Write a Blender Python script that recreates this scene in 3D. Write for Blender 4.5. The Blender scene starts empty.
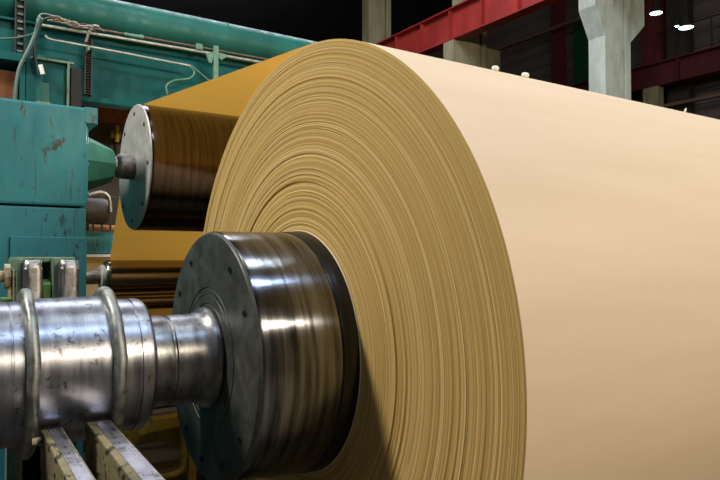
import bpy, bmesh, math, random
from math import sin, cos, pi, radians as R
from mathutils import Vector, Matrix
random.seed(7)
sc = bpy.context.scene
col = sc.collection

# ------------------------------------------------------------------ helpers
def lin(r, g, b):
    f = lambda c: (c/255/12.92) if c/255 <= .04045 else ((c/255+.055)/1.055)**2.4
    return (f(r), f(g), f(b), 1)

def wloc(o):
    v = Vector((0, 0, 0))
    while o is not None:
        v += o.location; o = o.parent
    return v

def obj(name, bm, m, parent=None, smooth=None, origin=None):
    """bmesh in world coordinates -> one mesh object (child of parent when given)"""
    me = bpy.data.meshes.new(name)
    o = bpy.data.objects.new(name, me); col.objects.link(o)
    org = Vector(origin) if origin is not None else Vector((0, 0, 0))
    if parent is not None:
        org = wloc(parent)
    bmesh.ops.recalc_face_normals(bm, faces=bm.faces)
    bmesh.ops.translate(bm, verts=bm.verts, vec=-org)
    if smooth is not None:
        for f in bm.faces: f.smooth = True
        for e in bm.edges:
            if len(e.link_faces) == 2 and e.calc_face_angle(0) > R(smooth): e.smooth = False
    bm.to_mesh(me); bm.free()
    ms = m if isinstance(m, (list, tuple)) else [m]
    for x in ms: me.materials.append(x)
    if parent is not None: o.parent = parent
    else: o.location = org
    return o

def tag(o, label=None, cat=None, group=None, kind=None):
    if label: o['label'] = label
    if cat: o['category'] = cat
    if group: o['group'] = group
    if kind: o['kind'] = kind
    return o

def thing(name, label, cat, loc, group=None):
    o = bpy.data.objects.new(name, None); col.objects.link(o)
    o.location = loc; o.empty_display_size = .1
    return tag(o, label, cat, group)

def copy_tree(o, parent=None):
    c = o.copy(); col.objects.link(c); c.parent = parent
    for ch in list(o.children): copy_tree(ch, c)
    return c

def box(bm, x0, x1, y0, y1, z0, z1, bev=0.0, seg=2):
    vs = [bm.verts.new(p) for p in ((x0,y0,z0),(x1,y0,z0),(x1,y1,z0),(x0,y1,z0),(x0,y0,z1),(x1,y0,z1),(x1,y1,z1),(x0,y1,z1))]
    fs = [bm.faces.new([vs[i] for i in q]) for q in ((0,3,2,1),(4,5,6,7),(0,1,5,4),(1,2,6,5),(2,3,7,6),(3,0,4,7))]
    if bev > 0:
        es = list({e for f in fs for e in f.edges})
        bmesh.ops.bevel(bm, geom=es, offset=bev, segments=seg, profile=.6, affect='EDGES')
    return bm

def bx(*a, **k): return box(bmesh.new(), *a, **k)

def prism(bm, pts, axis, a0, a1, bev=0.0, seg=2):
    """pts: outline; axis 'x': pts are (y,z); 'y': (x,z); 'z': (x,y)"""
    def P(p, a):
        return {'x': (a, p[0], p[1]), 'y': (p[0], a, p[1]), 'z': (p[0], p[1], a)}[axis]
    A = [bm.verts.new(P(p, a0)) for p in pts]; B = [bm.verts.new(P(p, a1)) for p in pts]
    n = len(pts)
    fs = [bm.faces.new(A), bm.faces.new(B[::-1])]
    for i in range(n): fs.append(bm.faces.new((A[i], A[(i+1) % n], B[(i+1) % n], B[i])))
    if bev > 0:
        es = list({e for f in fs for e in f.edges})
        bmesh.ops.bevel(bm, geom=es, offset=bev, segments=seg, profile=.6, affect='EDGES')
    return bm

def lathe(bm, prof, cy, cz, seg=96, wob=None, close=False):
    """revolve [(x, r), ...] about the line y=cy, z=cz (parallel to X)"""
    rings = []
    for (x, r) in prof:
        if r < 1e-6: rings.append([bm.verts.new((x, cy, cz))])
        else:
            ring = []
            for k in range(seg):
                a = 2*pi*k/seg
                xx = x + (wob(r, a) if wob else 0)
                ring.append(bm.verts.new((xx, cy + r*cos(a), cz + r*sin(a))))
            rings.append(ring)
    if close: rings.append(rings[0])
    for A, B in zip(rings, rings[1:]):
        for k in range(seg):
            k2 = (k+1) % seg
            if len(A) == 1 and len(B) == 1: continue
            if len(A) == 1: bm.faces.new((A[0], B[k], B[k2]))
            elif len(B) == 1: bm.faces.new((A[k], B[0], A[k2]))
            else: bm.faces.new((A[k], B[k], B[k2], A[k2]))
    return bm

def tube(bm, pts, r, seg=10, caps=True):
    pts = [Vector(p) for p in pts]; rings = []
    n = None
    for i, p in enumerate(pts):
        d = ((pts[min(i+1, len(pts)-1)] - p).normalized() + (p - pts[max(i-1, 0)]).normalized())
        d.normalize()
        if n is None: n = d.orthogonal().normalized()
        n = (n - d*n.dot(d)).normalized(); b = d.cross(n)
        rr = r[i] if isinstance(r, (list, tuple)) else r
        rings.append([bm.verts.new(p + rr*(cos(2*pi*k/seg)*n + sin(2*pi*k/seg)*b)) for k in range(seg)])
    for A, B in zip(rings, rings[1:]):
        for k in range(seg): bm.faces.new((A[k], A[(k+1) % seg], B[(k+1) % seg], B[k]))
    if caps:
        bm.faces.new(rings[0][::-1]); bm.faces.new(rings[-1])
    return bm

def curve_pts(pts, n=8):
    """Catmull-Rom through pts"""
    P = [Vector(p) for p in pts]; P = [2*P[0]-P[1]] + P + [2*P[-1]-P[-2]]; out = []
    for i in range(1, len(P)-2):
        for k in range(n):
            t = k/n; a, b, c, d = P[i-1], P[i], P[i+1], P[i+2]
            out.append(.5*((2*b) + (-a+c)*t + (2*a-5*b+4*c-d)*t*t + (-a+3*b-3*c+d)*t**3))
    out.append(P[-2]); return out

# ------------------------------------------------------------------ materials
class N:
    def __init__(s, name):
        s.m = bpy.data.materials.new(name); s.m.use_nodes = True
        s.t = s.m.node_tree; s.b = s.t.nodes['Principled BSDF']; s.out = s.t.nodes['Material Output']
    def n(s, typ, **k):
        x = s.t.nodes.new(typ)
        for a, v in k.items():
            if a.startswith('i_'):
                key = a[2:]; key = int(key) if key.isdigit() else key.replace('_', ' ')
                x.inputs[key].default_value = v
            else: setattr(x, a, v)
        return x
    def l(s, a, b): s.t.links.new(a, b)
    def set(s, **k):
        for a, v in k.items(): s.b.inputs[a.replace('_', ' ')].default_value = v
    def coord(s, scale=(1, 1, 1), kind='Object'):
        tc = s.n('ShaderNodeTexCoord'); mp = s.n('ShaderNodeMapping'); mp.inputs['Scale'].default_value = scale
        s.l(tc.outputs[kind], mp.inputs['Vector']); return mp.outputs['Vector']
    def noise(s, vec, scale=5, detail=4, rough=.5, dist=0):
        x = s.n('ShaderNodeTexNoise'); x.inputs['Scale'].default_value = scale; x.inputs['Detail'].default_value = detail
        x.inputs['Roughness'].default_value = rough; x.inputs['Distortion'].default_value = dist
        s.l(vec, x.inputs['Vector']); return x.outputs['Fac']
    def ramp(s, fac, stops, interp='LINEAR'):
        x = s.n('ShaderNodeValToRGB'); x.color_ramp.interpolation = interp; e = x.color_ramp.elements
        while len(e) > 1: e.remove(e[-1])
        e[0].position = stops[0][0]; e[0].color = stops[0][1]
        for p, c in stops[1:]:
            q = e.new(p); q.color = c
        s.l(fac, x.inputs['Fac']); return x.outputs['Color']
    def mix(s, fac, a, b, blend='MIX'):
        x = s.n('ShaderNodeMix', data_type='RGBA', blend_type=blend)
        for i, v in ((0, fac), (6, a), (7, b)):
            if hasattr(v, 'links'): s.l(v, x.inputs[i])
            else: x.inputs[i].default_value = v
        return x.outputs[2]
    def math(s, op, a, b=None):
        x = s.n('ShaderNodeMath', operation=op)
        for i, v in ((0, a), (1, b)):
            if v is None: continue
            if hasattr(v, 'links'): s.l(v, x.inputs[i])
            else: x.inputs[i].default_value = v
        return x.outputs[0]
    def bump(s, h, strength=.3, dist=.01):
        x = s.n('ShaderNodeBump'); x.inputs['Strength'].default_value = strength; x.inputs['Distance'].default_value = dist
        s.l(h, x.inputs['Height']); s.l(x.outputs['Normal'], s.b.inputs['Normal'])
    def to(s, o, name): s.l(o, s.b.inputs[name])

def g(v): return (v, v, v, 1)

def paint(name, c, c2=None, wear=(.05, .04, .03, 1), amt=.62, rough=.45, scale=3, streak=(1, 1, .4), bump=.15, scr=1.0):
    k = N(name); v = k.coord(streak)
    c2 = c2 or tuple(x*.75 for x in c[:3])+(1,)
    base = k.ramp(k.noise(v, scale, 5, .6), [(.3, c2), (.65, c)])
    sp = k.ramp(k.noise(v, scale*4, 8, .7, .4), [(amt, g(0)), (amt+.06, g(1))])
    base = k.mix(sp, base, wear)
    sc_ = k.ramp(k.noise(k.coord((6, 6, .35)), scale*3, 6, .6, .2), [(amt+.02, g(0)), (amt+.10, g(.7*scr))])
    base = k.mix(sc_, base, wear)
    gr = k.ramp(k.noise(k.coord(), scale*.5, 4, .6), [(.3, g(.72)), (.7, g(1))])
    base = k.mix(1.0, base, gr, 'MULTIPLY')
    k.to(base, 'Base Color'); k.b.inputs['Specular IOR Level'].default_value = .3
    k.to(k.ramp(k.noise(v, scale*6, 4), [(.3, g(rough-.1)), (.7, g(rough+.2))]), 'Roughness')
    k.bump(k.noise(v, scale*10, 6, .6), bump, .004)
    return k.m

def metal(name, c, c2, r0=.2, r1=.45, band=(30, 2, 2), bscale=3, spots=None, bump=.1, met=1.0, fine=(300, 4, 4), aniso=0):
    """turned metal: bands run round the X axis"""
    k = N(name); v = k.coord(band); w = k.coord((1, 1, 1)); q = k.coord(fine)
    nb = k.noise(v, bscale, 5, .6)
    base = k.ramp(nb, [(.32, c2), (.62, c)])
    if spots:
        sp = k.ramp(k.noise(w, 26, 9, .75, .6), [(spots[0], g(0)), (spots[0]+.07, g(1))])
        base = k.mix(sp, base, spots[1])
    k.to(base, 'Base Color'); k.b.inputs['Metallic'].default_value = met
    nf = k.noise(q, 1, 3, .6)
    k.to(k.ramp(k.math('ADD', k.math('MULTIPLY', nb, .5), k.math('MULTIPLY', nf, .5)), [(.35, g(r0)), (.65, g(r1))]), 'Roughness')
    k.bump(k.math('ADD', k.math('MULTIPLY', nf, .3), k.noise(w, 40, 6, .7)), bump, .002)
    if aniso:
        tg = k.n('ShaderNodeTangent', direction_type='RADIAL', axis='X'); k.l(tg.outputs[0], k.b.inputs['Tangent'])
        k.b.inputs['Anisotropic'].default_value = aniso; k.b.inputs['Anisotropic Rotation'].default_value = AROT
    return k.m

def simple(name, c, rough=.5, met=0, nz=None):
    k = N(name)
    if nz:
        k.to(k.ramp(k.noise(k.coord(), nz, 5, .6), [(.35, tuple(x*.6 for x in c[:3])+(1,)), (.65, c)]), 'Base Color')
    else: k.set(Base_Color=c)
    k.set(Roughness=rough, Metallic=met); return k.m

def emit(name, c, s):
    k = N(name); k.set(Base_Color=c, Emission_Color=c, Emission_Strength=s); return k.m

M = {}
AROT = 0.25
# paper --------------------------------------------------------------
k = N('kraft_surface')
v = k.coord((.6, 5, 5)); w = k.coord((12, .5, .5))
c = k.ramp(k.noise(v, 2, 4), [(.3, lin(219, 196, 170)), (.7, lin(225, 203, 178))])
c = k.mix(k.math('MULTIPLY', k.noise(w, 3, 6, .6), .10), c, lin(196, 158, 112))
k.to(c, 'Base Color'); k.set(Roughness=.5); k.b.inputs['Specular IOR Level'].default_value = .45
k.bump(k.noise(k.coord((4, 60, 60)), 2, 4), .03, .002)
M['paper'] = k.m

k = N('kraft_layer_edges')
tc = k.n('ShaderNodeTexCoord'); sx = k.n('ShaderNodeSeparateXYZ'); k.l(tc.outputs['Object'], sx.inputs[0])
y2 = k.math('MULTIPLY', sx.outputs[1], sx.outputs[1]); z2 = k.math('MULTIPLY', sx.outputs[2], sx.outputs[2])
rad = k.math('SQRT', k.math('ADD', y2, z2))
wn = k.n('ShaderNodeTexNoise'); wn.inputs['Scale'].default_value = 1.1; k.l(tc.outputs['Object'], wn.inputs['Vector'])
rad2 = k.math('ADD', rad, k.math('MULTIPLY', wn.outputs['Fac'], .012))
def rn(scale, det, rg=.6):
    x = k.n('ShaderNodeTexNoise', noise_dimensions='1D'); x.inputs['Scale'].default_value = scale
    x.inputs['Detail'].default_value = det; x.inputs['Roughness'].default_value = rg
    k.l(rad2, x.inputs['W']); return x.outputs['Fac']
a = rn(9, 3); b = rn(75, 5, .75); d = rn(300, 2)
s1 = k.math('ADD', k.math('ADD', k.math('MULTIPLY', a, .15), k.math('MULTIPLY', b, .50)), k.math('MULTIPLY', d, .35))
c = k.ramp(s1, [(.36, lin(172, 136, 72)), (.46, lin(192, 156, 92)), (.54, lin(202, 167, 102)), (.59, lin(218, 186, 124)), (.66, lin(240, 214, 158))])
k.to(c, 'Base Color'); k.set(Roughness=.8); k.b.inputs['Specular IOR Level'].default_value = .2
k.bump(s1, .5, .004)
M['edges'] = k.m

k = N('kraft_web')
c = k.ramp(k.noise(k.coord((.5, 6, 6)), 3, 4), [(.3, lin(212, 166, 82)), (.7, lin(222, 178, 96))])
k.to(c, 'Base Color'); k.set(Roughness=.6)
tr = k.n('ShaderNodeBsdfTranslucent'); tr.inputs['Color'].default_value = lin(220, 168, 72)
mx = k.n('ShaderNodeMixShader'); mx.inputs[0].default_value = .35
k.l(k.b.outputs[0], mx.inputs[1]); k.l(tr.outputs[0], mx.inputs[2]); k.l(mx.outputs[0], k.out.inputs['Surface'])
M['web'] = k.m

# metals -------------------------------------------------------------
M['journal'] = metal('polished_journal_steel', (.42, .43, .50, 1), (.24, .24, .28, 1), .30, .44, (9, 1.2, 1.2), 3, (.565, (.12, .11, .11, 1)), .10, aniso=.5)
M['neck'] = metal('worn_neck_steel', (.38, .38, .41, 1), (.17, .17, .18, 1), .34, .5, (10, 3, 3), 3, (.60, (.10, .095, .09, 1)), .2, aniso=.6)
M['flange'] = metal('cast_flange_steel', (.36, .37, .36, 1), (.18, .185, .18, 1), .42, .65, (6, 6, 6), 4, (.58, (.12, .11, .1, 1)), .6)
M['drum_shell'] = metal('streaked_drum_steel', (.29, .30, .34, 1), (.040, .042, .050, 1), .17, .27, (18, 1.1, 1.1), 1.6, None, .03, fine=(240, 3, 3), aniso=.9)
M['roller_shell'] = metal('dark_glossy_roller_steel', (.15, .125, .11, 1), (.07, .055, .05, 1), .12, .24, (16, 1, 1), 2, None, .05)
M['roller_dark'] = simple('dark_chromed_roller', (.30, .24, .17, 1), .22, 1.0)

k = N('turned_end_plate')
tc = k.n('ShaderNodeTexCoord'); sx = k.n('ShaderNodeSeparateXYZ'); k.l(tc.outputs['Object'], sx.inputs[0])
rad = k.math('SQRT', k.math('ADD', k.math('MULTIPLY', sx.outputs[1], sx.outputs[1]), k.math('MULTIPLY', sx.outputs[2], sx.outputs[2])))
x = k.n('ShaderNodeTexNoise', noise_dimensions='1D'); x.inputs['Scale'].default_value = 110; x.inputs['Detail'].default_value = 3; k.l(rad, x.inputs['W'])
pn = k.noise(k.coord(), 7, 8, .65, .8)
c = k.ramp(pn, [(.35, (.028, .028, .024, 1)), (.60, (.070, .070, .062, 1)), (.75, (.14, .14, .125, 1))])
k.to(c, 'Base Color'); k.set(Metallic=.0); k.b.inputs['Specular IOR Level'].default_value = .3
k.to(k.ramp(pn, [(.3, g(.5)), (.7, g(.36))]), 'Roughness')
k.bump(k.math('ADD', x.outputs['Fac'], k.noise(k.coord(), 60, 6)), .35, .002)
M['end_plate'] = k.m

k = N('grey_roller_end')
pn = k.noise(k.coord(), 9, 8, .65, .5)
c = k.ramp(pn, [(.3, lin(160, 156, 152)), (.7, lin(204, 198, 194))])
k.to(c, 'Base Color'); k.set(Metallic=.35, Roughness=.5); k.bump(pn, .15, .003)
M['roller_end'] = k.m
M['collar'] = simple('black_rubber_collar', (.004, .004, .005, 1), .3, 0)
M['bolt'] = simple('dark_socket_bolt', (.02, .022, .02, 1), .6, .4)
M['steel_bar'] = metal('polished_bar_steel', (.60, .61, .70, 1), (.42, .42, .50, 1), .22, .42, (8, 8, 8), 3, (.60, (.16, .14, .14, 1)), .15)
M['dull_steel'] = metal('dull_grey_steel', (.40, .37, .34, 1), (.16, .13, .10, 1), .35, .6, (8, 8, 8), 3, (.6, (.10, .07, .05, 1)), .5)
M['shiny_upright'] = metal('worn_polished_upright', (.40, .39, .40, 1), (.17, .155, .15, 1), .3, .55, (14, 14, 3), 3, (.56, (.14, .10, .08, 1)), .8)

# paints -------------------------------------------------------------
M['teal_housing'] = paint('light_teal_housing_paint', lin(60, 154, 162), lin(42, 136, 150), (.07, .05, .045, 1), .585, .42, 2.2)
M['teal_low'] = paint('deep_teal_housing_paint', lin(66, 154, 166), lin(50, 134, 150), (.02, .045, .045, 1), .575, .42, 2.2)
M['teal_dark'] = paint('dark_teal_machine_paint', lin(8, 98, 98), lin(3, 78, 82), (.01, .04, .04, 1), .68, .65, 1.5)
M['teal_pipe'] = paint('teal_pipe_paint', lin(34, 112, 104), lin(24, 94, 88), (.02, .10, .16, 1), .66, .42, 1.6)
M['green_cap'] = paint('green_bearing_cap_paint', lin(84, 158, 134), lin(60, 130, 110), (.05, .07, .05, 1), .66, .45, 6)
M['green_bright'] = paint('bright_green_paint', lin(112, 156, 86), lin(86, 128, 70), (.07, .06, .03, 1), .62, .5, 8)
M['fork_green'] = paint('worn_sage_paint', lin(126, 152, 128), lin(94, 122, 104), (.13, .11, .07, 1), .55, .5, 9)
M['cream'] = paint('chipped_cream_paint', lin(206, 190, 158), lin(150, 132, 96), (.10, .08, .05, 1), .53, .55, 8)
M['arm'] = paint('dirty_cream_arm_paint', lin(150, 138, 106), lin(66, 60, 42), (.035, .03, .02, 1), .52, .6, 7, streak=(1, .5, 1), bump=.5, scr=0)
M['cream_panel'] = paint('cream_panel_paint', lin(232, 206, 154), lin(214, 186, 134), (.3, .2, .1, 1), .7, .5, 4)
M['red'] = paint('red_girder_paint', lin(188, 62, 54), lin(148, 44, 46), (.06, .02, .02, 1), .64, .5, 1.2)
M['red_dark'] = paint('dull_maroon_paint', lin(112, 44, 48), lin(84, 34, 38), (.03, .01, .01, 1), .62, .6, 1.0)
M['yellow'] = paint('worn_yellow_paint', lin(196, 168, 66), lin(156, 130, 48), (.08, .06, .02, 1), .62, .45, 6)
M['rust'] = paint('rust_brown_panel', lin(128, 78, 46), lin(90, 52, 34), (.03, .02, .015, 1), .6, .7, 3)
M['black_iron'] = simple('blackened_iron', (.018, .016, .015, 1), .6, .2, 12)
M['dark_brown'] = simple('dark_brown_iron', (.05, .035, .028, 1), .6, .1, 8)
M['pale_metal'] = simple('pale_galvanised_pipe', lin(190, 190, 182), .4, .3, 20)
M['brown_pipe'] = simple('thin_brown_pipe', lin(130, 100, 84), .5, .2, 20)
M['sage_bracket'] = simple('pale_green_bracket', lin(110, 156, 138), .5, 0, 12)
M['hose'] = simple('grey_rubber_hose', lin(96, 122, 120), .5, 0, 9)
M['hose_dark'] = simple('dark_teal_hose', lin(30, 62, 62), .5, 0, 9)
M['white'] = simple('white_plastic', lin(240, 240, 238), .5)
M['wood'] = simple('brown_wooden_discs', lin(178, 128, 84), .6, 0, 20)

k = N('pale_painted_concrete')
v = k.coord((1, 1, .35)); pn = k.noise(v, 3, 8, .65)
c = k.ramp(pn, [(.25, lin(150, 156, 146)), (.6, lin(206, 214, 206))])
sp = k.ramp(k.noise(k.coord(), 9, 8, .7), [(.68, g(0)), (.72, g(1))])
k.to(k.mix(sp, c, lin(90, 86, 76)), 'Base Color'); k.set(Roughness=.8); k.bump(k.noise(k.coord(), 12, 8, .7), .3, .01)
M['concrete'] = k.m
k = N('bare_brown_concrete')
c = k.ramp(k.noise(k.coord((1, 1, .2)), 3, 8, .65), [(.25, lin(112, 102, 78)), (.6, lin(166, 156, 126))])
k.to(c, 'Base Color'); k.set(Roughness=.85); k.bump(k.noise(k.coord(), 10, 8, .7), .3, .01)
M['concrete_brown'] = k.m
k = N('factory_floor_concrete')
c = k.ramp(k.noise(k.coord(), .8, 8, .65), [(.25, lin(44, 41, 38)), (.7, lin(70, 66, 60))])
k.to(c, 'Base Color'); k.set(Roughness=.6)
M['floor'] = k.m
k = N('dark_cladding')
c = k.ramp(k.noise(k.coord((.4, .4, 3)), .7, 6, .6), [(.3, lin(78, 70, 70)), (.7, lin(104, 92, 90))])
k.to(c, 'Base Color'); k.set(Roughness=.7)
M['cladding'] = k.m
M['ceiling'] = simple('dark_roof_deck', lin(44, 42, 44), .8, 0, .6)
M['lamp'] = emit('lamp_glass', (.72, 1.0, .88, 1), 6)
M['lamp_shell'] = simple('lamp_housing', (.01, .012, .012, 1), .8, 0)

# ------------------------------------------------------------------ layout
AY, AZ = 2.5, 1.556          # axis of the big roll and its reel spool
FX = 1.311                   # plane of the roll's end face
RR = 1.30                    # roll radius
UY, UZ, UR = 5.10, 2.643, .484   # upper roller
LY, LZ, LR = 6.05, 1.775, .152   # lower roller

# ---- setting -------------------------------------------------------
def struct(name, bm, m, **k):
    o = obj(name, bm, m, **k); o['kind'] = 'structure'; return o
struct('floor', bx(-9, 22, -9, 30, -.2, 0), M['floor'])
struct('ceiling', bx(-9, 22, -9, 30, 13.5, 13.7), M['ceiling'])
bm = bmesh.new()            # ribbed cladding, one mesh
z = 0.0; prof = []
while z < 13.5:
    prof += [(21.0, z), (21.0, z+.36), (20.95, z+.40), (20.95, z+.46)]; z += .5
prof = [(x, zz) for x, zz in prof if zz <= 13.5]
pts = prof + [(21.3, prof[-1][1]), (21.3, 0)]
prism(bm, pts, 'y', -9, 30)
struct('wall_right', bm, M['cladding'])
struct('wall_back', bx(-9, 21.3, 30, 30.3, 0, 13.5), M['cladding'])

# ---- concrete columns with corbels ----------------------------------
def column(x, y, label, mat, top=13.4, yw=.39):
    t = thing('concrete_column', label, 'column', (x+.375, y+yw/2, 0), 'concrete crane columns')
    obj('shaft', bx(x, x+.60, y, y+yw, 0, top, bev=.015), mat, t)
    # rear rib behind the groove
    obj('rib', bx(x+.66, x+.84, y, y+yw, 0, top, bev=.012), mat, t)
    obj('groove_web', bx(x+.58, x+.68, y+.12, y+yw-.05, 0, top), mat, t)
    zt = 7.39
    obj('corbel', prism(bmesh.new(), [(x-.30, zt), (x+.02, zt), (x+.02, 6.30), (x-.30, 6.88)], 'y', y+.0, y+yw, bev=.012), mat, t)
    obj('corbel', prism(bmesh.new(), [(x+.60, zt), (x+1.37, zt), (x+1.37, 6.80), (x+.60, 6.10)], 'y', y+.03, y+yw-.03, bev=.012), mat, t)
    return t
column(10.98, 7.95, 'pale painted concrete column with corbels, nearest and brightest, rising behind the paper roll', M['concrete'])
column(11.0, 12.1, 'concrete column whose block-shaped corbel carries the bright red girder', M['concrete_brown'])
column(11.0, 16.3, 'brownish concrete column, farthest of the row, right of the roll top', M['concrete_brown'])

# ---- crane girders ---------------------------------------------------
def girder(name, label, x, y0, y1, z0, z1, mat, step, fw=.32, off=.0, stub=None):
    t = thing(name, label, 'girder', (x, (y0+y1)/2, z0))
    obj('web_plate', bx(x-.012, x+.012, y0, y1, z0+.03, z1-.03), mat, t)
    obj('top_flange', bx(x-fw/2, x+fw/2, y0, y1, z1-.035, z1), mat, t)
    obj('bottom_flange', bx(x-fw/2, x+fw/2, y0, y1, z0, z0+.035), mat, t)
    y = y0+off
    while y < y1:
        obj('stiffener', bx(x-fw/2+.03, x-.010, y-.02, y+.02, z0+.033, z1-.033), mat, t); y += step
    return t
gd = girder('crane_girder', 'bright red steel crane girder with vertical stiffeners above the roll', 10.86, 2.0, 24, 7.40, 8.22, M['red'], 1.14, off=.04)
obj('crane_rail', bx(10.82, 10.90, 2, 24, 8.22, 8.27), M['pale_metal'], gd)
girder('crane_girder', 'dark maroon crane girder with stiffeners, at right behind the pale column', 20, 4, 27, 7.62, 8.4, M['red_dark'], 1.7, .4, .9)
o = obj('runway_beam', bx(20.05, 20.25, 6, 27, 10.86, 10.98), M['brown_pipe']); tag(o, 'thin brown beam running high along the cladding wall left of the pale column', 'beam')
o = obj('runway_beam', bx(20.2, 20.38, 4, 27, 6.95, 7.05), M['brown_pipe']); tag(o, 'thin pale beam under the maroon girder at far right', 'beam')
def post(name, x, y, w, d, z1, mat, label):
    o = obj(name, bx(x-w/2, x+w/2, y-d/2, y+d/2, 0, z1), mat, origin=(x, y, 0)); return tag(o, label, 'post')
post('steel_post', 20.55, 17.0, .3, .5, 13.4, M['red_dark'], 'dark red-brown steel post on the cladding wall left of the green panel')
post('steel_post', 20.7, 12.1, .3, .75, 13.4, M['dark_brown'], 'dark steel post between the two larger hanging lamps')
post('steel_post', 20.7, 13.05, .4, .7, 13.4, M['red_dark'], 'dull maroon steel post left of the dark one, above the girder')
o = obj('green_panel', bx(20.85, 20.945, 15.8, 16.5, 7.9, 11.1), paint('faded_green_panel', lin(22, 92, 52), lin(10, 40, 28), (.02, .02, .02, 1), .6, .6, .8)); tag(o, 'narrow dark green panel fixed to the cladding wall', 'panel')
o = obj('concrete_pillar', bx(19.8, 20.15, 12.35, 12.9, 0, 7.62, bev=.03), M['concrete_brown']); tag(o, 'brown concrete pillar top under the maroon girder', 'pillar')
t = thing('guard_rail', 'thin dark guard railing standing on the maroon girder', 'railing', (20.1, 10, 8.4))
obj('top_rail', tube(bmesh.new(), [(20.1, 5, 9.45), (20.1, 12.6, 9.45)], .02), M['black_iron'], t)
for i in range(6):
    y = 12.4-1.05*i*.8
    obj('post', tube(bmesh.new(), [(20.1, y, 8.40), (20.1, y, 9.45)], .02), M['black_iron'], t)

def lamp(x, y, z, r, label, axis='z'):
    t = thing('hanging_lamp', label, 'lamp', (x, y, z), 'hanging lamps of the hall')
    bm = bmesh.new(); seg = 24
    prof = [(0, .0), (r*.7, .0), (r, .03), (r, .05), (r*.45, .28), (r*.3, .42), (0, .42)]
    rings = []
    for rr, zz in prof[2:6]:
        rings.append([bm.verts.new((x+rr*cos(2*pi*k/seg), y+rr*sin(2*pi*k/seg), z+zz)) for k in range(seg)])
    for A, B in zip(rings, rings[1:]):
        for i in range(seg): bm.faces.new((A[i], A[(i+1) % seg], B[(i+1) % seg], B[i]))
    bm.faces.new(rings[-1])
    obj('shade', bm, M['lamp_shell'], t, smooth=40)
    bm = bmesh.new()
    vs = [bm.verts.new((x+r*.95*cos(2*pi*k/seg), y+r*.95*sin(2*pi*k/seg), z+.035)) for k in range(seg)]
    vb = [bm.verts.new((x+r*.6*cos(2*pi*k/seg), y+r*.6*sin(2*pi*k/seg), z+.012)) for k in range(seg)]
    for i in range(seg): bm.faces.new((vs[i], vs[(i+1) % seg], vb[(i+1) % seg], vb[i]))
    bm.faces.new(vb[::-1]); bm.faces.new(vs)
    obj('diffuser', bm, M['lamp'], t, smooth=30)
    obj('hanger', tube(bmesh.new(), [(x, y, z+.40), (x, y, 13.45)], .015, 6), M['black_iron'], t)
lamp(18.4, 11.50, 9.42, .19, 'glowing round hanging lamp, left one of the larger pair, beside the pale column')
lamp(16.5, 9.47, 7.99, .19, 'glowing round hanging lamp, lower right one of the larger pair')
lamp(19.2, 11.31, 9.12, .07, 'small glowing lamp between the two larger hanging lamps')

# ---- the big paper roll ---------------------------------------------
roll = thing('paper_roll', 'huge roll of tan kraft paper with fine layered edges, wound on the steel reel spool', 'paper roll', (FX, AY, AZ))
L = 5.6
r0 = .5091
rs = [r0]; xs = [0.0]
rng = random.Random(3)
slow = 0
while rs[-1] < RR-.004:
    rs.append(min(RR-.003, rs[-1] + rng.choice((.0022, .003, .004, .006))))
    slow = .7*slow + rng.uniform(-.0007, .0007)
    xs.append(slow + rng.uniform(-.0014, .0014) - (.0025 if rng.random() < .04 else 0))
    # now and then a few layers stand proud
phs = [(rng.uniform(0, 6.28), rng.uniform(0, .001)) for _ in rs]
xs[0] = -.004; xs[1] = -.003
bm = bmesh.new(); seg = 200
rings = []
for (r, x, (ph, am)) in zip(rs, xs, phs):
    rings.append([bm.verts.new((FX + x + am*sin(2*pi*q/seg+ph), AY+r*cos(2*pi*q/seg), AZ+r*sin(2*pi*q/seg))) for q in range(seg)])
rings.append([bm.verts.new((FX+.002, AY+RR*cos(2*pi*q/seg), AZ+RR*sin(2*pi*q/seg))) for q in range(seg)])
for A, B in zip(rings, rings[1:]):
    for q in range(seg): bm.faces.new((A[q], B[q], B[(q+1) % seg], A[(q+1) % seg]))
# bore
inner = [bm.verts.new((FX+L, AY+r0*cos(2*pi*q/seg), AZ+r0*sin(2*pi*q/seg))) for q in range(seg)]
for q in range(seg): bm.faces.new((inner[q], rings[0][q], rings[0][(q+1) % seg], inner[(q+1) % seg]))
me_face = obj('end_face', bm, M['edges'], roll, smooth=60)
bm = bmesh.new()
lathe(bm, [(FX+.0021, RR), (FX+.3, RR), (FX+L*.5, RR), (FX+L, RR), (FX+L, r0+.0005)], AY, AZ, 256)
obj('core_rim', lathe(bmesh.new(), [(FX+.02, .5075), (FX-.007, .5075), (FX-.008, .5095), (FX-.006, .5118), (FX+.004, .5118)], AY, AZ, 200), M['paper'], roll, smooth=40)
bm_keep = bm
obj('paper_surface', bm, M['paper'], roll, smooth=40)

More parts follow.
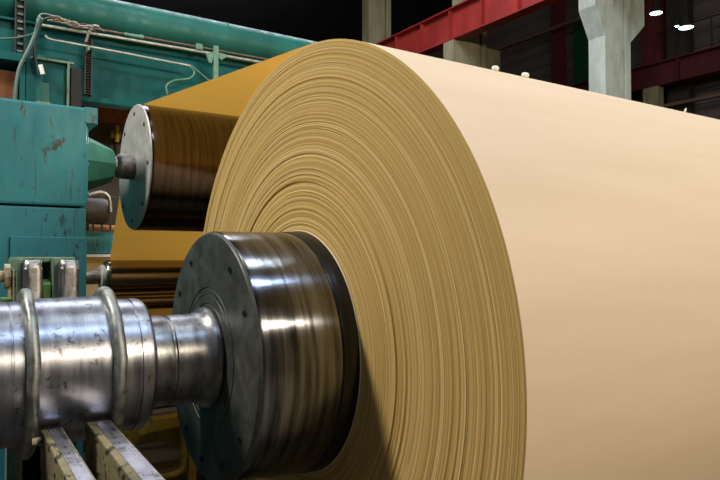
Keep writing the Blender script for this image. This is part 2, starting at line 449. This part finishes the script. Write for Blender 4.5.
# ---- reel spool (shaft, flanges, drum) -------------------------------
sp = thing('reel_spool', 'heavy steel reel spool with polished shaft and bolted drum, carrying the paper roll', 'reel spool', (FX, AY, AZ))
def lobj(name, prof, m, parent, cy=AY, cz=AZ, seg=128, smooth=30, wob=None):
    return obj(name, lathe(bmesh.new(), prof, cy, cz, seg, wob), m, parent, smooth=smooth)
lobj('journal', [(-.9, 0), (-.9, .243), (-.12, .243), (-.118, .240), (-.10, .240), (-.098, .243), (.10, .243), (.102, .239), (.108, .239), (.110, .243), (.20, .243), (.202, .240), (.206, .240), (.208, .243),
    (.262, .243), (.264, .251), (.47, .253), (.51, .253), (.53, .243), (.56, .241), (.590, .241), (.592, .237), (.598, .237), (.600, .242), (.622, .242), (.638, .238), (.650, .226), (.657, .205), (.659, .17)], M['journal'], sp)
def flange(x, r, w, par):
    pr = []
    for i in range(13):
        a = pi*i/12; pr.append((x - w*cos(a)*.5, .245 + (r-.245)*max(0, sin(a))**.55))
    return lobj('flange_ring', pr, M['flange'], par, wob=lambda r_, a: .0015*sin(5*a)+.001*sin(11*a+1))
flange(.259, .289, .040, sp); flange(.517, .289, .044, sp)
lobj('neck', [(.657, .17), (.66, .172), (.722, .172), (.732, .168), (.735, .162), (.741, .162), (.744, .1705), (.77, .172), (.835, .172), (.85, .174), (.864, .181), (.876, .191), (.885, .196), (.900, .197), (.913, .19)], M['neck'], sp)
# end plate with scribed rings
pr = [(.912, .185)]
for rr, dx in ((.205, 0), (.207, .003), (.211, .003), (.213, 0), (.243, 0), (.245, .002), (.247, 0), (.268, 0), (.270, .003), (.274, .003), (.276, 0), (.477, 0)): pr.append((.910+dx, rr))
pr += [(.912, .487), (.918, .4935), (.924, .4955)]
epl = lobj('end_plate', pr, M['end_plate'], sp, seg=160)
lobj('drum_shell', [(.924, .4955), (.928, .498), (.934, .4992), (1.225, .5003), (1.236, .4995), (1.240, .496)], M['drum_shell'], sp, seg=200)
lobj('collar', [(1.238, .494), (1.239, .5015), (1.245, .5040), (1.262, .5042), (1.264, .5052), (FX-.01, .5062), (FX+.02, .5065), (FX+.02, .49)], M['collar'], sp, seg=200)
lobj('core', [(FX+.015, .5), (FX+L+.35, .5), (FX+L+.35, .17), (FX+L+1.3, .17), (FX+L+1.3, 0)], M['drum_shell'], sp, seg=96)
def bolts(par, X, cy, cz, rad, angs, r=.013):
    for a in angs:
        a = R(a); y, z = cy+rad*cos(a), cz+rad*sin(a)
        bm = bmesh.new()
        lathe(bm, [(X+.004, 0), (X+.004, r*.62), (X-.004, r*.68), (X-.004, r), (X+.01, r)], y, z, 14)
        obj('bolt', bm, M['bolt'], par, smooth=30)
bolts(epl, .910, AY, AZ, .42, (34, 61.5, 124, 152, -53, -83, -113, -143))

# ---- upper roller ------------------------------------------------------
ur = thing('upper_roller', 'large dark glossy roller with grey bolted end disc, upper left of the paper roll', 'roller', (1.262, UY, UZ))
edc = lobj('end_disc', [(1.258, .09), (1.258, .462), (1.261, .474), (1.270, .480)], M['roller_end'], ur, UY, UZ, 128)
lobj('shell', [(1.270, .480), (1.276, .483), (1.285, .484), (6.6, .484), (6.6, .09)], M['roller_shell'], ur, UY, UZ, 160)
lobj('shaft', [(1.02, .0), (1.02, .072), (1.128, .072), (1.130, .078), (1.150, .092), (1.160, .095), (1.262, .096)], M['dull_steel'], ur, UY, UZ, 64)
lobj('end_shaft', [(6.59, .09), (7.0, .09), (7.0, 0)], M['dull_steel'], ur, UY, UZ, 48)
bolts(edc, 1.258, UY, UZ, .41, [2+45*i for i in range(8)], .016)

# ---- lower rollers ------------------------------------------------------
lr = thing('lower_roller', 'slim dark mirror-like roller with stepped rounded end, touching the golden sheet', 'roller', (1.27, LY, LZ))
lobj('shell', [(1.245, .05), (1.245, .120), (1.250, .136), (1.262, .147), (1.278, .151), (1.29, LR), (6.6, LR), (6.6, .06)], M['roller_dark'], lr, LY, LZ, 128)
lobj('end_ring', [(1.212, .05), (1.212, .098), (1.220, .108), (1.246, .112)], M['roller_end'], lr, LY, LZ, 64)
lobj('shaft', [(.83, 0), (.83, .060), (1.213, .060)], M['dull_steel'], lr, LY, LZ, 48)
r2 = thing('lower_roller', 'thin dark roller added for the shadowed gap just above the polished shaft', 'roller', (1.27, 5.95, 1.555))  # added dark bar in place of the shadow below the lower roller
lobj('shell', [(1.27, .03), (1.27, .068), (1.275, .072), (6.6, .072), (6.6, .03)], M['roller_dark'], r2, 5.95, 1.555, 64)
lobj('shaft', [(.87, 0), (.87, .03), (1.272, .03)], M['dull_steel'], r2, 5.95, 1.555, 24)
GY, GZ = 6.42, 1.2
g3 = thing('guide_roller', 'dark guide roller turning the paper web low down behind the shaft', 'roller', (1.27, GY, GZ))
lobj('shell', [(1.25, .04), (1.25, .17), (1.27, .2), (6.6, .2), (6.6, .04)], M['roller_dark'], g3, GY, GZ, 96)
lobj('shaft', [(.87, 0), (.87, .05), (1.252, .05)], M['dull_steel'], g3, GY, GZ, 32)

# ---- the paper web --------------------------------------------------------
def tangent(c1, r1, c2, r2, side):
    """outer tangent of two circles in YZ; side=+1 / -1 picks the line; returns the two points"""
    d = Vector((c2[0]-c1[0], c2[1]-c1[1])); D = d.length; u = d/D
    c = (r1-r2)/D; s = math.sqrt(1-c*c)*side
    n = Vector((u.x*c - u.y*s, u.x*s + u.y*c))
    return Vector(c1)+n*r1, Vector(c2)+n*r2
e = .003
path = []
p0, p1 = tangent((AY, AZ), RR+e, (UY, UZ), UR+e, 1)
for a in ():     # last wrap lying on the roll
    b = math.atan2(p0[1]-AZ, p0[0]-AY) + R(a)
    path.append((AY+(RR+e)*cos(b), AZ+(RR+e)*sin(b)))
N_ = 16
for i in range(N_+1): path.append(tuple(p0.lerp(p1, i/N_)))
q0, q1 = tangent((UY, UZ), UR+e, (LY, LZ), LR+e, 1)
a0 = math.atan2(p1[1]-UZ, p1[0]-UY); a1 = math.atan2(q0[1]-UZ, q0[0]-UY)
for i in range(1, 17):
    a = a0+(a1-a0)*i/17; path.append((UY+(UR+e)*cos(a), UZ+(UR+e)*sin(a)))
for i in range(9): path.append(tuple(q0.lerp(q1, i/8)))
b0 = math.atan2(q1[1]-LZ, q1[0]-LY)
for i in range(1, 5):
    a = b0 + (0-b0)*i/4; path.append((LY+(LR+e)*cos(a), LZ+(LR+e)*sin(a)))
yb = LY+LR+e
for i in range(1, 7): path.append((yb, LZ-(LZ-GZ)*i/6))
for i in range(1, 9):
    a = pi + (pi/2)*i/8; path.append((GY+(.2+e+.0)*cos(a)+(yb-(GY-.2-e))*(1-i/8), GZ+(.2+e)*sin(a)))
for i in range(1, 6): path.append((GY+.3*i, GZ-.2-e))
bm = bmesh.new(); prev = None
xw = [FX+.003, FX+.6, FX+1.6, FX+3, FX+4.4, FX+L-.05]
rows = [[bm.verts.new((x, y, z)) for x in xw] for (y, z) in path]
for A, B in zip(rows, rows[1:]):
    for i in range(len(xw)-1): bm.faces.new((A[i], A[i+1], B[i+1], B[i]))
web = obj('paper_web', bm, M['web'], smooth=60, origin=(FX, UY, UZ))
tag(web, 'golden sheet of kraft paper running over the upper roller to the roll', 'paper web')

# ---- little white tabs on the crown of the roll -----------------------------
for (x, w, lab) in ((2.005, .036, 'small white paper tab on the crown of the roll, left one of the close pair'), (2.19, .040, 'small white paper tab on the crown of the roll, right one of the close pair'),
               (3.46, .014, 'tiny white paper tab on the crown of the roll, far right by itself')):
    a = R(112.6); bm = bmesh.new()
    bmesh.ops.create_uvsphere(bm, u_segments=14, v_segments=8, radius=1)
    for v in bm.verts:
        q = v.co; f = 1 + .12*sin(7*q.x+3*q.y) + .08*cos(9*q.z+x)
        loc = Vector((q.x*w/2*f, q.y*w*.35*f, (abs(q.z)**.6)*(1 if q.z > 0 else -.2)*.016*f))
        loc.rotate(Matrix.Rotation(a-pi/2, 3, 'X'))
        v.co = loc + Vector((x, AY+(RR+.0042)*cos(a), AZ+(RR+.0042)*sin(a)))
    o = obj('paper_tab', bm, M['white'], smooth=60, origin=(x, AY+RR*cos(a), AZ+RR*sin(a)))
    tag(o, lab, 'paper tab', 'white tabs on the roll')

# ---- bearing housing (upper left teal block) ---------------------------------
hs = thing('bearing_housing', 'large light teal machine housing with chipped paint, carrying the upper roller bearing', 'machine housing', (.4, 5.1, 0))
obj('upper_block', bx(-.6, .86, 4.75, 5.55, 2.30, 2.985, bev=.018), M['teal_housing'], hs)
obj('lower_block', bx(-.6, .862, 4.76, 5.55, 0.03, 2.288, bev=.012), M['teal_low'], hs)
obj('top_lug', bx(.84, .930, 4.75, 5.2, 2.875, 2.990, bev=.008), M['teal_housing'], hs)
obj('cover_panel', bx(.399, .864, 4.735, 4.765, .9, 2.088, bev=.006), M['teal_low'], hs)
bm = bmesh.new()
lathe(bm, [(.85, .0), (.85, .20), (.93, .198), (.95, .19), (1.098, .125), (1.105, .11), (1.105, 0)], UY, UZ, 8)
obj('bearing_cap', bm, M['green_cap'], hs, smooth=20)
obj('side_flange', bx(.855, .878, 4.80, 5.4, 2.33, 2.87, bev=.004), M['teal_housing'], hs)
for zz in (2.40, 2.60, 2.78):
    obj('flange_bolt', lathe(bmesh.new(), [(.875, 0), (.875, .018), (.893, .018), (.893, 0)], 4.86, zz, 6), M['teal_housing'], hs)
obj('top_post', bx(.565, .625, 4.80, 4.95, 2.975, 3.13, bev=.004), M['teal_pipe'], hs)
obj('post_foot', bx(.55, .64, 4.79, 4.96, 2.98, 3.0, bev=.003), M['cream'], hs)

# ---- teal cross machine behind --------------------------------------------------
PY = 7.5; PZ = 4.655
bp = thing('overhead_pipe', 'large teal overhead pipe with a bright top, running across behind the rollers', 'pipe', (2, PY+.2, PZ))
obj('pipe_body', lathe(bmesh.new(), [(-3.5, 0), (-3.5, .24), (11.5, .24), (11.5, 0)], PY+.2, PZ, 64), M['teal_pipe'], bp, smooth=30)
obj('pipe_seam', lathe(bmesh.new(), [(2.98, .236), (2.98, .246), (3.0, .246), (3.0, .236)], PY+.2, PZ, 64), M['teal_pipe'], bp, smooth=30)
mp = thing('machine_frame', 'dark teal plate frame of the paper machine below the overhead pipe', 'machine frame', (2, 7.6, 0))
obj('cross_plate', bx(-3.5, 11.5, 7.52, 7.62, 3.66, 4.41, bev=.01), M['teal_dark'], mp)
obj('top_ledge', bx(-3.5, 11.5, 7.46, 7.62, 4.385, 4.412, bev=.006), M['teal_dark'], mp)
obj('lower_ledge', bx(-3.5, 11.5, 7.44, 7.62, 3.64, 3.70, bev=.006), M['teal_dark'], mp)
obj('leg', bx(-3.2, -2.8, 7.55, 7.9, 0, 3.66), M['teal_dark'], mp)
obj('leg', bx(8.2, 8.6, 7.55, 7.9, 0, 3.66), M['teal_dark'], mp)
# rungs and strips: chain-like racks
def rack(x0, x1, z0, z1, y, n, label):
    t = thing('cable_rack', label, 'rack', ((x0+x1)/2, y, z0))
    obj('backing', bx(x0, x1, y+.012, y+.03, z0, z1), M['black_iron'], t)
    obj('side_strip', bx(x0-.006, x0+.006, y-.03, y+.02, z0, z1), M['dark_brown'], t)
    obj('side_strip', bx(x1-.006, x1+.006, y-.03, y+.02, z0, z1), M['dark_brown'], t)
    for i in range(n):
        zz = z0+(z1-z0)*(i+.5)/n
        obj('rung', bx(x0+.012, x1-.012, y-.02, y+.012, zz-(z1-z0)/n*.16, zz+(z1-z0)/n*.16, bev=.003), M['hose'] if n < 20 else M['dark_brown'], t)
rack(.645, .727, 3.72, 5.1, 7.43, 18, 'dark vertical chain rack with pale rungs, top left corner')
rack(1.312, 1.375, 3.70, 4.32, 7.42, 22, 'dark vertical chain rack with fine rungs, above the housing corner')
# frame below rack on left
tb = thing('junction_box', 'dark teal open box frame standing above the housing, below the conduits', 'box', (.95, 6.9, 3.2))
obj('box_body', bx(.70, 1.08, 6.95, 7.35, 3.30, 3.93, bev=.01), M['teal_dark'], tb)
obj('frame_edge', bx(.74, 1.12, 6.90, 6.96, 3.87, 3.89), M['fork_green'], tb)
obj('frame_edge', bx(1.06, 1.08, 6.90, 6.96, 3.30, 3.87), M['fork_green'], tb)
obj('dark_strip', bx(1.10, 1.20, 6.95, 7.2, 3.30, 3.85, bev=.005), M['black_iron'], tb)
obj('door', bx(.86, 1.03, 6.925, 6.955, 3.36, 3.80, bev=.004), M['teal_dark'], tb)
cb = thing('cable_trough', 'dark teal ledge and brown cabinet at the far left above the housing', 'trough', (.2, 7.1, 3.2))
obj('ledge', bx(-1.5, .695, 6.9, 7.35, 3.82, 3.90, bev=.005), M['teal_dark'], cb)
obj('cabinet', bx(.30, .64, 7.0, 7.35, 3.30, 3.74, bev=.008), M['rust'], cb)
obj('leg', bx(.650, .694, 6.95, 7.3, 3.3, 3.82), M['teal_dark'], cb)
obj('base', bx(-1.5, 1.235, 6.9, 7.42, 0.03, 3.30), M['teal_dark'], cb)

def pipe(name, pts, r, m, label, cat='pipe', n=0):
    p = curve_pts(pts, n) if n else pts
    o = obj(name, tube(bmesh.new(), p, r), m, smooth=50, origin=pts[0]); return tag(o, label, cat)
pipe('conduit', [(.875, 7.3, 4.335), (1.6, 7.3, 4.345), (2.70, 7.3, 4.355), (9, 7.3, 4.37)], .016, M['pale_metal'], 'thick pale conduit, lowest of the upper pair, running along the teal frame')
pipe('conduit', [(.95, 7.33, 4.405), (2.5, 7.33, 4.415), (9, 7.33, 4.425)], .012, M['brown_pipe'], 'thin brownish conduit just above the thick pale one')
pipe('conduit', [(.905, 7.3, 4.235), (.95, 7.3, 4.205), (1.10, 7.3, 4.20), (1.6, 7.3, 4.19), (2.44, 7.3, 4.168)], .0125, M['pale_metal'], 'pale conduit running lower on its own and ending at a bent pipe', n=6)
pipe('bent_pipe', [(2.42, 7.3, 4.17), (2.48, 7.3, 4.10), (2.42, 7.3, 4.02), (2.25, 7.3, 3.97), (2.16, 7.3, 3.90), (2.17, 7.3, 3.8)], .011, M['sage_bracket'], 'thin green pipe bending down from the end of the lower conduit', n=6)
pipe('bent_pipe', [(2.44, 7.28, 4.165), (2.66, 7.28, 4.02)], .009, M['sage_bracket'], 'short slanting green pipe next to the upright bracket')
vb = thing('pipe_bracket', 'pale green upright bracket with clamps holding the conduits', 'bracket', (2.72, 7.4, 3.8))
obj('upright', bx(2.69, 2.75, 7.235, 7.275, 3.75, 4.44, bev=.006), M['sage_bracket'], vb)
obj('arm', bx(2.69, 2.75, 7.27, 7.52, 3.95, 3.99), M['sage_bracket'], vb)
obj('clamp', prism(bmesh.new(), [(2.60, 4.33), (2.69, 4.37), (2.69, 4.31), (2.67, 4.22), (2.64, 4.23)], 'y', 7.25, 7.275, bev=.004), M['sage_bracket'], vb)
obj('clamp', prism(bmesh.new(), [(2.75, 4.37), (2.86, 4.36), (2.85, 4.33), (2.79, 4.28), (2.75, 4.31)], 'y', 7.25, 7.275, bev=.004), M['sage_bracket'], vb)
obj('clamp', bx(2.49, 2.57, 7.27, 7.31, 4.37, 4.44, bev=.008), M['sage_bracket'], vb)
obj('side_block', bx(2.12, 2.36, 7.36, 7.5, 3.70, 3.80, bev=.01), M['teal_pipe'], vb)
pc = thing('pipe_clamp', 'pale hook clamp gripping the conduits above the fine-runged rack', 'clamp', (1.34, 7.3, 4.3))
obj('hook', tube(bmesh.new(), curve_pts([(1.42, 7.27, 4.42), (1.36, 7.26, 4.41), (1.32, 7.27, 4.33), (1.30, 7.30, 4.24)], 5), .014), M['pale_metal'], pc, smooth=50)
obj('strap', bx(1.315, 1.335, 7.27, 7.5, 4.15, 4.20), M['sage_bracket'], pc)
o = obj('pipe_coupling', lathe(bmesh.new(), [(1.70, .01), (1.70, .02), (1.86, .02), (1.86, .026), (1.90, .026), (1.90, .01)], 7.33, 4.409, 12), M['sage_bracket'], smooth=30, origin=(1.8, 7.33, 4.409)); tag(o, 'small coupling on the thin brownish conduit', 'coupling')
rr2 = random.Random(5)
for i in range(5):
    pts = [(.82+.05*i, 7.25, 4.36+.01*i)]
    for j in range(5): pts.append((.86+.10*j+.05*i+rr2.uniform(-.02, .02), 7.24+rr2.uniform(-.02, .02), 4.415-.008*j+rr2.uniform(-.035, .035)))
    pipe('loose_wire', pts, .006, M['brown_pipe'] if i % 2 else M['pale_metal'],
         'thin tangled wire strand at the left end of the conduits', 'wire', 5)['group'] = 'tangled wires'
# hoses
def toward(p, y):
    s = y/p[1]; return (p[0]*s, y, 1.95+(p[2]-1.95)*s)
pipe('hose', [(.835, 7.25, 4.34)] + [toward(p, 6.84) for p in ((.835, 7.18, 4.37), (.80, 7.15, 4.20), (.74, 7.1, 4.02), (.64, 7.0, 3.75), (.60, 6.9, 3.40), (.60, 6.9, 3.26))], .017, M['hose'], 'pale grey hose hanging from the conduit end down to the left', 'hose', 6)
pipe('hose', [(.850, 7.25, 4.32)] + [toward(p, 6.88) for p in ((.850, 7.12, 4.33), (.795, 7.12, 4.12), (.79, 7.1, 3.95), (.82, 7.1, 3.80), (.835, 7.1, 3.76))], .018, M['hose_dark'], 'dark hose with a white plug hanging beside the pale one', 'hose', 6)
pipe('hose_plug', [toward((.838, 7.07, 3.86), 6.85), toward((.862, 7.07, 3.77), 6.85)], .022, M['white'], 'white plug at the lower end of the dark hose', 'plug')
pipe('hose', [(-.8, 7.2, 4.03), (.2, 7.2, 4.06), (.60, 7.2, 4.12), (.80, 7.18, 4.20)], .010, M['hose'], 'thin pale hose sagging in from the left edge to the conduit end', 'hose', 6)

# ---- machinery seen between housing and rollers -------------------------------
rp = thing('rear_machine', 'rusty brown machine panel with a teal crossbeam, seen between housing and rollers', 'machine', (1.8, 8.4, 0))
obj('rust_panel', bx(-3, 9, 8.5, 8.6, 2.2, 3.75), M['dark_brown'], rp)
obj('rust_beam', bx(-3, 9, 8.25, 8.40, 3.60, 3.78, bev=.01), M['rust'], rp)
obj('teal_beam', bx(-3, 9, 8.0, 8.2, 2.0, 2.25, bev=.01), M['teal_low'], rp)
obj('white_strip', bx(-3, 9, 7.97, 8.2, 1.955, 1.99), M['white'], rp)
obj('cream_panel', bx(-3, 9, 8.05, 8.2, 1.5, 1.95), M['cream_panel'], rp)
obj('base', bx(-3, 9, 8.3, 8.55, 0, 2.2), M['black_iron'], rp)
pm = thing('electric_motor', 'dark grey motor between the teal housing and the upper roller', 'motor', (1.5, 7.6, 2.5))
obj('body', lathe(bmesh.new(), [(1.2, 0), (1.2, .12), (1.24, .14), (1.55, .14), (1.6, .12), (1.6, 0)], 7.6, 2.47, 32), M['dark_brown'], pm, smooth=30)
obj('bracket', bx(1.25, 1.72, 7.62, 7.70, 2.32, 2.64, bev=.01), M['black_iron'], pm)
obj('elbow', tube(bmesh.new(), curve_pts([(1.35, 7.45, 2.62), (1.50, 7.45, 2.66), (1.58, 7.45, 2.60), (1.60, 7.45, 2.45)], 6), .02), M['dull_steel'], pm, smooth=50)
obj('mount', bx(1.2, 1.39, 7.5, 8.05, 2.25, 2.33), M['black_iron'], pm)
for i in range(4):
    x = 1.42+.095*i
    o = obj('wooden_disc', lathe(bmesh.new(), [(x, 0), (x, .042), (x+.07, .042), (x+.07, 0)], 7.93, 2.295, 16), M['wood'], smooth=30, origin=(x, 7.93, 2.25))
    tag(o, 'small brown roll lying on the teal crossbeam in a short row', 'roll', 'brown rolls on the crossbeam')
vt = thing('valve', 'yellow hand valve with black stem on the rusty panel', 'valve', (1.83, 8.3, 3.2))
obj('stem', tube(bmesh.new(), [(1.83, 8.3, 3.15), (1.83, 8.3, 3.45)], .022), M['black_iron'], vt)
obj('handle', lathe(bmesh.new(), [(1.77, 0), (1.77, .05), (1.89, .05), (1.89, 0)], 8.3, 3.47, 12), M['yellow'], vt)
obj('cross', tube(bmesh.new(), [(1.83, 8.22, 3.36), (1.83, 8.22, 3.56)], .025), M['yellow'], vt)
obj('mounting', tube(bmesh.new(), [(1.83, 8.3, 3.2), (1.83, 8.52, 3.2)], .03), M['black_iron'], vt)

# ---- fork (behind the shaft) -----------------------------------------------------
fk = thing('locking_fork', 'sage-green steel fork with two worn polished uprights behind the shaft', 'fork', (.39, 3.1, 0))
def upright(x0, x1):
    pr = [(2.84, 1.40)]
    for i in range(9):
        a = pi - (pi/2)*i/8; pr.append((2.875+.035*cos(a), 1.905+.035*sin(a)))
    pr += [(2.93, 1.94), (2.93, 1.40)]
    bm = bmesh.new(); prism(bm, pr, 'x', x0, x1)
    # rounded shoulders
    es = [e for e in bm.edges if abs((e.verts[0].co-e.verts[1].co).x) < 1e-6]
    bmesh.ops.bevel(bm, geom=es, offset=.022, segments=5, profile=.5, affect='EDGES')
    return bm
obj('upright', upright(.290, .356), M['shiny_upright'], fk, smooth=40)
obj('upright', upright(.422, .490), M['shiny_upright'], fk, smooth=40)
obj('cheek', bx(.270, .300, 2.90, 3.30, 0, 1.945, bev=.006), M['fork_green'], fk)
obj('cheek', bx(.405, .440, 2.925, 3.30, 0, 1.950, bev=.006), M['fork_green'], fk)
obj('cheek', bx(.485, .500, 2.90, 3.30, 0, 1.935, bev=.004), M['teal_low'], fk)
obj('top_plate', bx(.275, .50, 3.0, 3.30, 1.930, 1.952, bev=.006), M['fork_green'], fk)
obj('back_plate', bx(.28, .50, 3.25, 3.30, 0, 1.94), M['black_iron'], fk)
obj('wedge', prism(bmesh.new(), [(2.95, 1.3), (2.95, 1.84), (3.0, 1.86), (3.14, 1.80), (3.2, 1.3)], 'x', .372, .402, bev=.005), M['green_bright'], fk)
obj('bracket_plate', bx(.262, .272, 2.93, 3.2, 1.2, 1.90, bev=.003), M['cream'], fk)
obj('side_block', bx(.205, .262, 3.0, 3.2, 1.3, 1.78, bev=.008), M['green_bright'], fk)
hp = thing('hydraulic_cylinder', 'rusty cream cylinder with end flange, entering from the left edge behind the shaft', 'cylinder', (.1, 3.0, 1.86))
obj('barrel', lathe(bmesh.new(), [(-1, 0), (-1, .024), (.235, .024), (.237, .0)], 3.02, 1.872, 24), M['cream'], hp, smooth=30)
obj('flange', lathe(bmesh.new(), [(.235, 0), (.235, .052), (.256, .052), (.256, 0)], 3.02, 1.872, 8), M['cream'], hp)
obj('lower_bar', bx(-1, .20, 3.04, 3.10, 1.79, 1.835), M['black_iron'], hp)
o = obj('rust_block', bx(-.6, .20, 3.08, 3.25, 0, 1.785, bev=.006), M['rust']); tag(o, 'rusty brown block below the cream cylinder at the left edge', 'block')

# ---- front clamping arms -------------------------------------------------------------
def arm(label, x0, x1, px0, px1, zt):
    t = thing('clamping_arm', label, 'arm', ((x0+x1)/2, 1.5, 0), 'clamping arms in front of the shaft')
    # y of nose on the shaft surface
    yn = 2.297 if zt < 1.41 else 2.292
    pr = [(yn-.004, zt-.10), (yn+.000, zt-.015), (yn-.02, zt), (1.15, zt-.035), (1.0, zt-.09), (.9, zt-.3), (.9, .12), (1.75, .12), (1.85, zt-.62), (2.1, zt-.32)]
    bm = prism(bmesh.new(), pr, 'x', x0, x1, bev=.006)
    obj('arm_plate', bm, M['arm'], t)
    th = .004
    n = 12; bm = bmesh.new(); rows = []
    for i in range(n+1):
        y = (yn-.03)*(1-i/n) + 1.17*i/n
        z_ = zt-.002 - (.035)*(yn-.02-y)/(yn-.02-1.15)
        rows.append((y, z_))
    pr2 = [(y, z_+th) for y, z_ in rows] + [(y, z_-.004) for y, z_ in rows[::-1]]
    obj('wear_strip', prism(bm, pr2, 'x', px0, px1, bev=.0012, seg=1), M['steel_bar'], t)
    obj('foot', bx(x0-.03, x1+.03, .8, 1.9, 0, .13, bev=.01), M['teal_low'], t)
    return t
arm('cream chipped arm with polished top strip, left one in front of the shaft', .285, .349, .305, .342, 1.405)
arm('cream chipped arm with polished top strip, right one in front of the shaft', .418, .493, .440, .487, 1.412)
o = obj('locking_pin', lathe(bmesh.new(), [(.258, 0), (.258, .012), (.283, .014), (.283, 0)], 2.26, 1.375, 12), M['cream'], smooth=30, origin=(.27, 2.26, 1.375)); tag(o, 'small rusty pin head on the nose of the left arm', 'pin')

# ---- yellow guards low behind the shaft --------------------------------------------------
yb_ = thing('yellow_guard', 'worn yellow guard frame with pipe rail, low behind the drum', 'guard', (1.4, 5.0, 0))
obj('upper_beam', prism(bmesh.new(), [(1.30, .62), (1.385, .69), (1.40, .725), (3.2, .742), (3.2, .655), (1.46, .640)], 'y', 4.98, 5.10, bev=.005), M['yellow'], yb_)
obj('lower_beam', bx(1.15, 3.2, 5.16, 5.3, .50, .63, bev=.01), M['yellow'], yb_)
obj('pipe_rail', tube(bmesh.new(), curve_pts([(1.612, 4.93, .70), (1.612, 4.93, .42), (1.600, 4.93, .335), (1.55, 4.93, .305), (1.45, 4.93, .300), (.9, 4.93, .295)], 6), .026, 12), M['yellow'], yb_, smooth=50)
obj('post', bx(3.0, 3.12, 5.0, 5.3, .03, .66), M['yellow'], yb_)
obj('post', bx(1.66, 1.72, 4.95, 5.0, .03, .64), M['yellow'], yb_)
obj('rail_end', bx(.87, .93, 4.88, 4.98, .03, .32), M['yellow'], yb_)
o = obj('added_dark_plate', bx(-1, 7, 4.4, 8.28, 0, .03), M['black_iron']); tag(o, 'black plate added on the floor for the darkness under the rollers', 'base plate')  # added dark plate standing in for deep shade under the machine
o = obj('floor_beam', bx(1.0, 6.5, 5.9, 6.1, .30, .55, bev=.02), M['dark_brown']); tag(o, 'dark iron crossbeam low behind the yellow guard', 'beam')

# ------------------------------------------------------------------ light
def area(name, loc, sx_, sy_, power, c=(1, 1, 1), target=None):
    l = bpy.data.lights.new(name, 'AREA'); l.shape = 'RECTANGLE'; l.size = sx_; l.size_y = sy_; l.energy = power; l.color = c
    o = bpy.data.objects.new(name, l); col.objects.link(o); o.location = loc
    d = (Vector(target)-Vector(loc)) if target else Vector((0, 0, -1))
    o.rotation_euler = d.to_track_quat('-Z', 'Y').to_euler()
    return o
W = (1.0, .97, .93); CW = (.86, .92, 1.0)
area('roof_light_front', (3.2, -.6, 9.5), 8, .35, 290, (.72, .92, 1.2))
area('roof_light_near', (5.0, -7.0, 7.3), 6, .35, 985, (1, .86, .62), (3.2, 1.2, 1.6))
area('roof_light_over', (4.0, 3.2, 10.5), 7, 1.0, 60, (.78, .9, 1))
area('roof_light_rear', (4.0, 11.0, 10.5), 8, 2.5, 620, (.86, .9, 1))
area('roof_light_side', (-3.6, 5.0, 7.8), .6, 1.6, 620, (1, .97, .86), (1.3, 2.6, 1.5))
area('web_back_fill', (3.2, 7.25, 3.3), 2.6, .12, 45, (1, .95, .85), (2.6, 6.0, 2.2))  # added fill that makes the web glow from behind, no lamp stands there
area('roof_light_hall', (4.0, 3.0, 12.8), 1.2, 5, 470, (.88, .98, .98), (11.5, 9, 7))
area('back_wall_fill', (6.0, 22.0, 11.5), 8, 1.2, 330, (.85, .85, 1), (6, 30, 8))  # added fill to lift the dark back wall, not a roof lamp

w = bpy.data.worlds.new('world'); sc.world = w; w.use_nodes = True
bg = w.node_tree.nodes['Background']; bg.inputs[0].default_value = (.65, .65, .68, 1); bg.inputs[1].default_value = .08

# ------------------------------------------------------------------ camera
cam = bpy.data.cameras.new('camera'); co = bpy.data.objects.new('camera', cam); col.objects.link(co)
cam.sensor_width = 36; cam.lens = 647.5943/720*36
psi, th = .5796, .0271
fw = Vector((sin(psi)*cos(th), cos(psi)*cos(th), sin(th)))
co.location = (0, 0, 1.95); co.rotation_euler = fw.to_track_quat('-Z', 'Y').to_euler()
cam.clip_start = .05
sc.camera = co
vs_ = sc.view_settings
vs_.view_transform = 'Standard'; vs_.look = 'None'; vs_.gamma = 1; vs_.exposure = 0.0; vs_.use_curve_mapping = False
